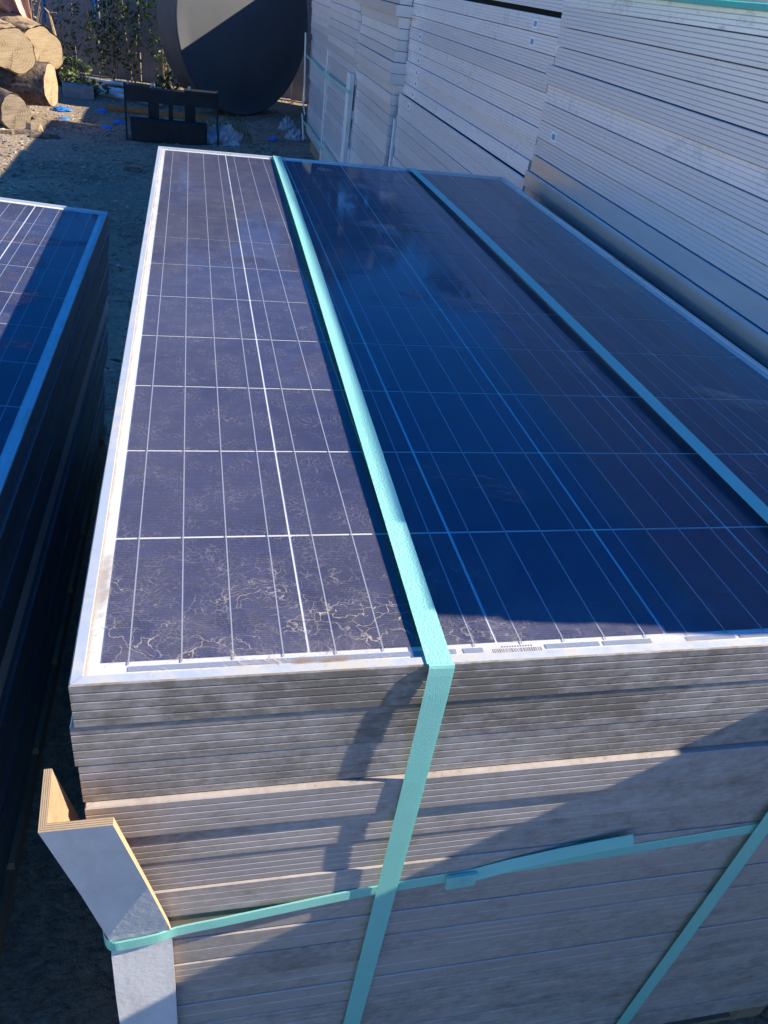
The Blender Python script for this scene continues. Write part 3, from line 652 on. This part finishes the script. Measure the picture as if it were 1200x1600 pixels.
# trees beyond the fence (seen in the glass)
def tree(label, x, y, h, r, seed):
    rn = random.Random(seed); t = thing('tree', label, 'tree', (x, y, GZ), group='trees beyond the fence')
    b = MB(); b.tube([(0, 0, -0.1), (0.05, 0, h*.3), (0, .05, h*.62), (.05, 0, h*.9)], [0.16, 0.12, 0.08, 0.03], 8)
    for q in range(7):
        a = rn.uniform(0, 6.28); z = h*rn.uniform(.3, .7); b.tube([(0, 0, z), (r*.4*math.cos(a), r*.4*math.sin(a), z+h*.12), (r*.8*math.cos(a), r*.8*math.sin(a), z+h*.2)], [0.06, 0.04, 0.015], 5)
    b.obj('trunk', MAT['bark'], t)
    foliage(9000, 0, 0, h*0.52, r, r, h*0.48, 0.20, rn).obj('crown', MAT['leaf_dark'], t)
for i, (x, y, h, r) in enumerate(((-3.0, 14.5, 4.8, 1.9), (-0.4, 15.5, 5.6, 2.1), (2.6, 14.9, 5.4, 2.2), (5.9, 16, 6.0, 2.4))):
    tree('dark leafy tree beyond the board fence, %s from the left' % ['first', 'second', 'third', 'fourth'][i], x, y, h, r, 40+i)

# ------------------------------------------------------------------ drum
R_ = 0.815; tilt = math.radians(37)
t = thing('steel_drum', 'big dark round steel tank lying on its side by the fence', 'tank', (0.60, 8.62, GZ), (0, 0, tilt))
def ring(y, r, n=72): return [(r*math.sin(2*math.pi*i/n), y, R_+r*math.cos(2*math.pi*i/n)) for i in range(n)]
n = 72
b = MB(); v = ring(0.0, R_)+ring(0.02, R_)+ring(0.27, R_)
b.add(v, [(k_*n+i, k_*n+(i+1) % n, (k_+1)*n+(i+1) % n, (k_+1)*n+i) for k_ in range(2) for i in range(n)]); b.obj('shell', MAT['tank_side'], t, smooth=True)
b = MB(); prof = [(0.0, R_), (-0.012, R_-0.008), (-0.012, R_-0.02), (-0.004, R_-0.03), (-0.015, R_*0.8), (-0.03, R_*0.5), (-0.036, R_*0.2)]
v = []
for y, r in prof: v += ring(y, r)
v.append((0, -0.038, R_)); F = [(k_*n+i, (k_+1)*n+i, (k_+1)*n+(i+1) % n, k_*n+(i+1) % n) for k_ in range(len(prof)-1) for i in range(n)]
F += [((len(prof)-1)*n+i, len(v)-1, (len(prof)-1)*n+(i+1) % n) for i in range(n)]
b.add(v, F); b.obj('end_cap', MAT['tank'], t, smooth=True)
b = MB(); v = ring(0.27, R_)+[(0, 0.30, R_)]; b.add(v, [(i, (i+1) % n, n) for i in range(n)]); b.obj('rear_cap', MAT['tank'], t)

# ------------------------------------------------------------------ black loader attachment
t = thing('loader_attachment', 'black steel loader attachment frame standing on the ground', 'attachment', (-0.07, 6.95, GZ), (0, 0, 0.05))
xbox('top_beam', -0.37, 0.36, 0.0, 0.09, 0.275, 0.375, MAT['black'], t)
xbox('top_plate', -0.37, -0.17, -0.02, 0.10, 0.375, 0.392, MAT['black'], t)
xbox('top_plate', 0.10, 0.36, -0.02, 0.10, 0.376, 0.392, MAT['black'], t)
for x, w in ((-0.19, 0.085), (0.10, 0.085), (-0.03, 0.035)): xbox('upright', x, x+w, 0.02, 0.07, 0.03, 0.275, MAT['black'], t)
b = MB(); b.add([(-0.33, -0.10, 0.0), (0.27, -0.10, 0.0), (0.27, -0.10, 0.165), (-0.33, -0.10, 0.165), (-0.33, 0.02, 0.0), (0.27, 0.02, 0.0), (0.27, -0.08, 0.175), (-0.33, -0.08, 0.175)],
               [(0, 1, 2, 3), (7, 6, 5, 4), (0, 4, 5, 1), (3, 2, 6, 7), (0, 3, 7, 4), (1, 5, 6, 2)]); b.obj('lower_plate', MAT['black'], t)
for s, x in ((-1, -0.372), (1, 0.355)):
    b = MB(); b.box(x, x+0.014, 0.0, 0.07, 0.14, 0.40); b.add([(x, -0.09, 0.0), (x, 0.09, 0.0), (x, 0.0, 0.17), (x+0.014, -0.09, 0.0), (x+0.014, 0.09, 0.0), (x+0.014, 0.0, 0.17)], [(0, 1, 2), (5, 4, 3), (0, 3, 4, 1), (1, 4, 5, 2), (2, 5, 3, 0)]); b.obj('side_arm', MAT['black'], t)
for x in (-0.34, -0.15, 0.14): 
    b = MB(); b.tube([(x, 0.04, 0.39), (x, 0.04, 0.415)], 0.012, 8); b.obj('bolt', MAT['galv'], t)

# ------------------------------------------------------------------ logs
def log(label, c0, c1, r, seed, old=False, peeled=False, group='cut logs in the pile'):
    """c0 is the centre of the near cut face, c1 of the far one"""
    rn = random.Random(seed); c0 = Vector(c0); c1 = Vector(c1); ax = (c1-c0); L = ax.length
    q = ax.to_track_quat('X', 'Z'); t = thing('log', label, 'log', tuple(c0), tuple(q.to_euler()), group)
    n = 32; rad = [r*(1+0.07*math.sin(2*a*6.283/n+seed)+0.06*math.sin(3*a*6.283/n+seed*2)+0.03*math.sin(7*a*6.283/n+seed)+rn.uniform(-.025, .025)) for a in range(n)]
    def rg(x, s): return [(x, rad[i]*s*math.cos(6.283*i/n), rad[i]*s*math.sin(6.283*i/n)) for i in range(n)]
    b = MB(); xs_ = [0, 0.01, L*.25, L*.5, L*.75, L-.01, L]; v = []
    for x in xs_: v += [(c[0]+(rn.uniform(-.012, .012) if 0 < x < L else 0), c[1]*(1+rn.uniform(-.05, .05)), c[2]*(1+rn.uniform(-.05, .05))) for c in rg(x, 1)]
    b.add(v, [(k_*n+i, k_*n+(i+1) % n, (k_+1)*n+(i+1) % n, (k_+1)*n+i) for k_ in range(len(xs_)-1) for i in range(n)]); b.obj('bark', MAT['peeled' if peeled else 'bark'], t, smooth=True)
    for x in (-0.002, L+0.002):
        b = MB(); v = rg(x, 0.965)+rg(x, 0.5)+[(x, 0, 0)]
        b.add(v, [(i, (i+1) % n, n+(i+1) % n, n+i) for i in range(n)]+[(n+i, n+(i+1) % n, 2*n) for i in range(n)]); b.obj('cut_face', MAT['cut_old' if old else 'cut'], t)
log('big pale log on top of the pile with round cut face showing', (-1.255, 7.05, -0.365), (-1.62, 7.75, -0.34), 0.165, 1, peeled=True)
log('short pale log behind the big round one at the top of the pile', (-1.12, 7.46, -0.40), (-1.6, 7.95, -0.30), 0.20, 2, peeled=True)
log('pale log at the upper left edge of the pile', (-1.46, 7.02, -0.16), (-1.95, 7.6, -0.14), 0.15, 3)
log('short bark covered log with its pale cut face turned right', (-1.03, 7.24, -0.605), (-1.42, 7.34, -0.62), 0.150, 4)
log('weathered log on the ground with a dark cracked cut face', (-1.255, 6.86, -0.775), (-1.62, 7.45, -0.76), 0.125, 5, True)
log('dark log in the shade at the left of the pile', (-1.56, 6.92, -0.66), (-1.95, 7.4, -0.65), 0.16, 6, True)
log('log lying at the bottom left of the pile', (-1.66, 6.85, -0.78), (-2.1, 7.3, -0.77), 0.12, 7, True)
log('log at the back of the pile under the pink tarp', (-1.62, 7.35, -0.42), (-2.1, 7.9, -0.4), 0.17, 8)
b = MB(); v = []
for i in range(10):
    a = 6.283*i/10; v += [(0.075*math.cos(a)*(1+.2*math.sin(i*5)), 0.05*math.sin(a), 0), (0.055*math.cos(a), 0.035*math.sin(a), 0.055+0.02*math.sin(i*3))]
b.add(v, [(2*i, (2*i+2) % 20, (2*i+3) % 20, 2*i+1) for i in range(10)]+[tuple(2*i+1 for i in range(10))])
tag(b.obj('wood_chunk', MAT['cut'], loc=(-1.12, 6.80, GZ)), 'pale chunk of split wood lying before the weathered log', 'wood chunk')
for i, (x, y, a) in enumerate(((-1.16, 6.72, .3), (-1.02, 6.62, .1), (-1.35, 6.62, .2))):
    b = MB(); b.add([(-.11, -.03, 0), (.1, -.02, 0), (.12, .03, 0), (-.09, .035, 0), (-.10, -.02, .02), (.08, -.015, .03), (.1, .02, .018), (-.08, .025, .028)], [(4, 5, 6, 7), (0, 1, 5, 4), (1, 2, 6, 5), (2, 3, 7, 6), (3, 0, 4, 7)])
    tag(b.obj('bark_slab', MAT['bark'], loc=(x, y, GZ+.004), rot=(0, 0, a)), ['slab of bark before the weathered log', 'slab of bark in the sunlit strip right of the logs', 'slab of bark at the left foot of the pile'][i], 'bark')

# pink tarp over the pile
b = MB(); apex = Vector((-1.19, 7.76, -0.30)); tops = [(-2.0, 7.75, -0.10), (-1.80, 7.55, -0.02), (-1.66, 7.72, 0.06), (-1.52, 7.50, 0.09), (-1.42, 7.68, 0.13), (-1.33, 7.46, 0.14), (-1.24, 7.62, 0.15), (-1.19, 7.50, 0.15)]
v = []
for k_, q in enumerate(tops):
    q = Vector(q)
    for m_ in range(9):
        f_ = m_/8; p_ = q.lerp(apex+Vector((-0.004*(7-k_), 0, 0.003*k_)), f_); p_ += Vector((0, 0.05*math.sin(f_*5+k_*1.7)*(1-f_), -0.05*math.sin(f_*math.pi)+0.012*math.sin(f_*11+k_)))
        v.append(p_)
b.add(v, [(k_*9+m_, (k_+1)*9+m_, (k_+1)*9+m_+1, k_*9+m_+1) for k_ in range(7) for m_ in range(8)])
o = b.obj('tarp', MAT['pink']); m_ = o.modifiers.new('thick', 'SOLIDIFY'); m_.thickness = 0.004
tag(o, 'faded pink tarp draped over the back of the log pile', 'tarp')

# ------------------------------------------------------------------ odds and ends on the ground
def pipe(label, p0, p1, r, mat, cat='pipe', group=None):
    b = MB(); b.tube([p0, p1], r, 10); return tag(b.obj('pipe', MAT[mat], smooth=True), label, cat, group)
pipe('long thin white pipe lying along the fence', (-1.35, 9.75, GZ+.05), (0.05, 9.3, GZ+.06), 0.022, 'pvc')
pipe('white pipe lying before the thin pipe', (-1.0, 9.15, GZ+.045), (-0.1, 8.95, GZ+.05), 0.03, 'pvc')
pipe('short white pipe behind the attachment', (-0.82, 8.95, GZ+.035), (-0.2, 8.62, GZ+.035), 0.026, 'pvc')
tag(xbox('beam', -0.62, 0.30, -0.04, 0.04, 0, 0.035, MAT['orange'], loc=(-0.08, 8.15, GZ+.005), rot=(0, 0, -0.04)), 'orange painted beam lying behind the attachment', 'beam')
tag(xbox('concrete_block', -0.14, 0.14, -0.09, 0.09, 0, 0.11, MAT['concrete'], loc=(-1.0, 8.72, GZ+.005), rot=(0, 0, 0.15)), 'grey concrete block beside the cable coil', 'block')
b = MB()
for q in range(4):
    r = 0.105+0.012*q; b.tube([(r*math.cos(a*0.2618), 0.02*q-0.03+0.02*math.sin(a*.5236), 0.115+r*math.sin(a*0.2618)) for a in range(25)], 0.006, 5, cap=False)
tag(b.obj('cable_coil', MAT['cable'], loc=(-1.10, 9.0, GZ+.03)), 'black cable coil standing in the weeds right of the logs', 'cable')
def crumple(name, label, cat, x, y, r, h, mat, seed, group=None):
    rn = random.Random(seed); b = MB(); n, m = 30, 11; v = []
    for j in range(m):
        for i in range(n):
            a = 6.283*i/n; th = (j/(m-1))*math.pi/2; nz = mnoise.noise(Vector((math.cos(a)*2.6, math.sin(a)*2.6, th*2.4+seed)))+0.5*mnoise.noise(Vector((math.cos(a)*7, math.sin(a)*7, th*6+seed))); rr = r*math.cos(th)*(1+0.45*nz)+.002
            v.append((rr*math.cos(a), rr*math.sin(a)*.75, max(0.003*j, h*math.sin(th)*(1+0.55*nz))))
    b.add(v, [(j*n+i, j*n+(i+1) % n, (j+1)*n+(i+1) % n, (j+1)*n+i) for j in range(m-1) for i in range(n)]+[tuple((m-1)*n+i for i in range(n))])
    return tag(b.obj(name, MAT[mat], loc=(x, y, GZ-.002), smooth=(mat == 'blue')), label, cat, group)
crumple('plastic_bag', 'crumpled whitish plastic bag right of the loader attachment', 'bag', 0.335, 7.02, 0.135, 0.13, 'bag', 5)
crumple('plastic_scrap', 'pale plastic scrap between the tank and the farthest stack', 'scrap', 0.98, 8.02, 0.07, 0.10, 'bag', 6)
crumple('plastic_scrap', 'crumpled plastic by the foot of the farthest stack', 'scrap', 1.02, 7.6, 0.09, 0.07, 'bag', 7)
for i, (x, y, r) in enumerate(((-1.06, 7.95, .085), (-0.98, 7.45, .06), (-0.72, 8.05, .05), (-0.55, 7.55, .05), (0.80, 7.45, .04), (-0.62, 7.25, .04))):
    crumple('tarp_scrap', ['bright blue tarp scrap nearest the short log', 'blue tarp scrap at the edge of the sunlight', 'blue tarp scrap behind the loader attachment on the left', 'blue tarp scrap left of the loader attachment', 'small blue tarp scrap before the tank', 'faded blue tarp scrap just before the left arm of the attachment'][i], 'tarp scrap', x, y, r, 0.018, 'blue', 20+i, 'blue tarp scraps on the ground')
b = MB(); b.add([(-.06, -.02, 0), (.06, -.03, 0), (.07, .02, 0), (-.05, .03, 0), (-.05, -.01, .02), (.05, -.02, .03), (.06, .01, .02), (-.04, .02, .025)], [(4, 5, 6, 7), (0, 1, 5, 4), (1, 2, 6, 5), (2, 3, 7, 6), (3, 0, 4, 7)])
tag(b.obj('bark_slab', MAT['bark'], loc=(-0.33, 5.75, GZ+.002)), 'reddish slab of bark on the ground behind the near stack', 'bark')

# loose chips, gravel and grass
def scatter(name, n, mat, size, x0, x1, y0, y1, seed, label, flat=0.35):
    rn = random.Random(seed); b = MB()
    for _ in range(n):
        x, y = rn.uniform(x0, x1), rn.uniform(y0, y1)
        if mnoise.noise(Vector((x*1.4+seed, y*1.4, 1))) < -0.22: continue
        s = size*rn.uniform(.4, 1.5); a = rn.uniform(0, 6.283); l = rn.uniform(1.0, 2.6)
        c = Vector((x, y, GZ+gh(x, y)+s*.15)); d = Vector((math.cos(a), math.sin(a), rn.uniform(-.3, .3)))*s*l; e = Vector((-math.sin(a), math.cos(a), rn.uniform(-.4, .4)))*s*.6; h = Vector((0, 0, s*flat))
        b.add([c-d, c-e, c+d, c+e, c+h], [(0, 1, 4), (1, 2, 4), (2, 3, 4), (3, 0, 4)])
    tag(b.obj(name, MAT[mat]), label, kind='stuff')
scatter('wood_chips', 7000, 'chip1', 0.010, -2.6, 1.3, 1.9, 10.0, 1, 'pale wood chips strewn over the dirt')
scatter('bark_bits', 9000, 'chip2', 0.012, -2.6, 1.3, 1.9, 10.0, 2, 'brown bark bits strewn over the dirt')
scatter('gravel', 7000, 'stone', 0.009, -2.6, 1.3, 1.9, 10.0, 3, 'grey gravel strewn over the dirt', 0.8)
rn = random.Random(9); b = MB()
for _ in range(5000):
    x, y = rn.uniform(-2.4, 0.6), rn.uniform(7.0, 10.0)
    if mnoise.noise(Vector((x*1.1, y*1.1, 7))) < 0.12+(9.2-y)*0.12: continue
    h = rn.uniform(.03, .10); a = rn.uniform(0, 6.28); w = .004; z = GZ+gh(x, y)
    b.add([(x-w*math.cos(a), y-w*math.sin(a), z), (x+w*math.cos(a), y+w*math.sin(a), z), (x+.03*math.sin(a), y-.03*math.cos(a), z+h)], [(0, 1, 2)])
tag(b.obj('grass', MAT['grass']), 'sparse green grass tufts near the fence', kind='stuff')
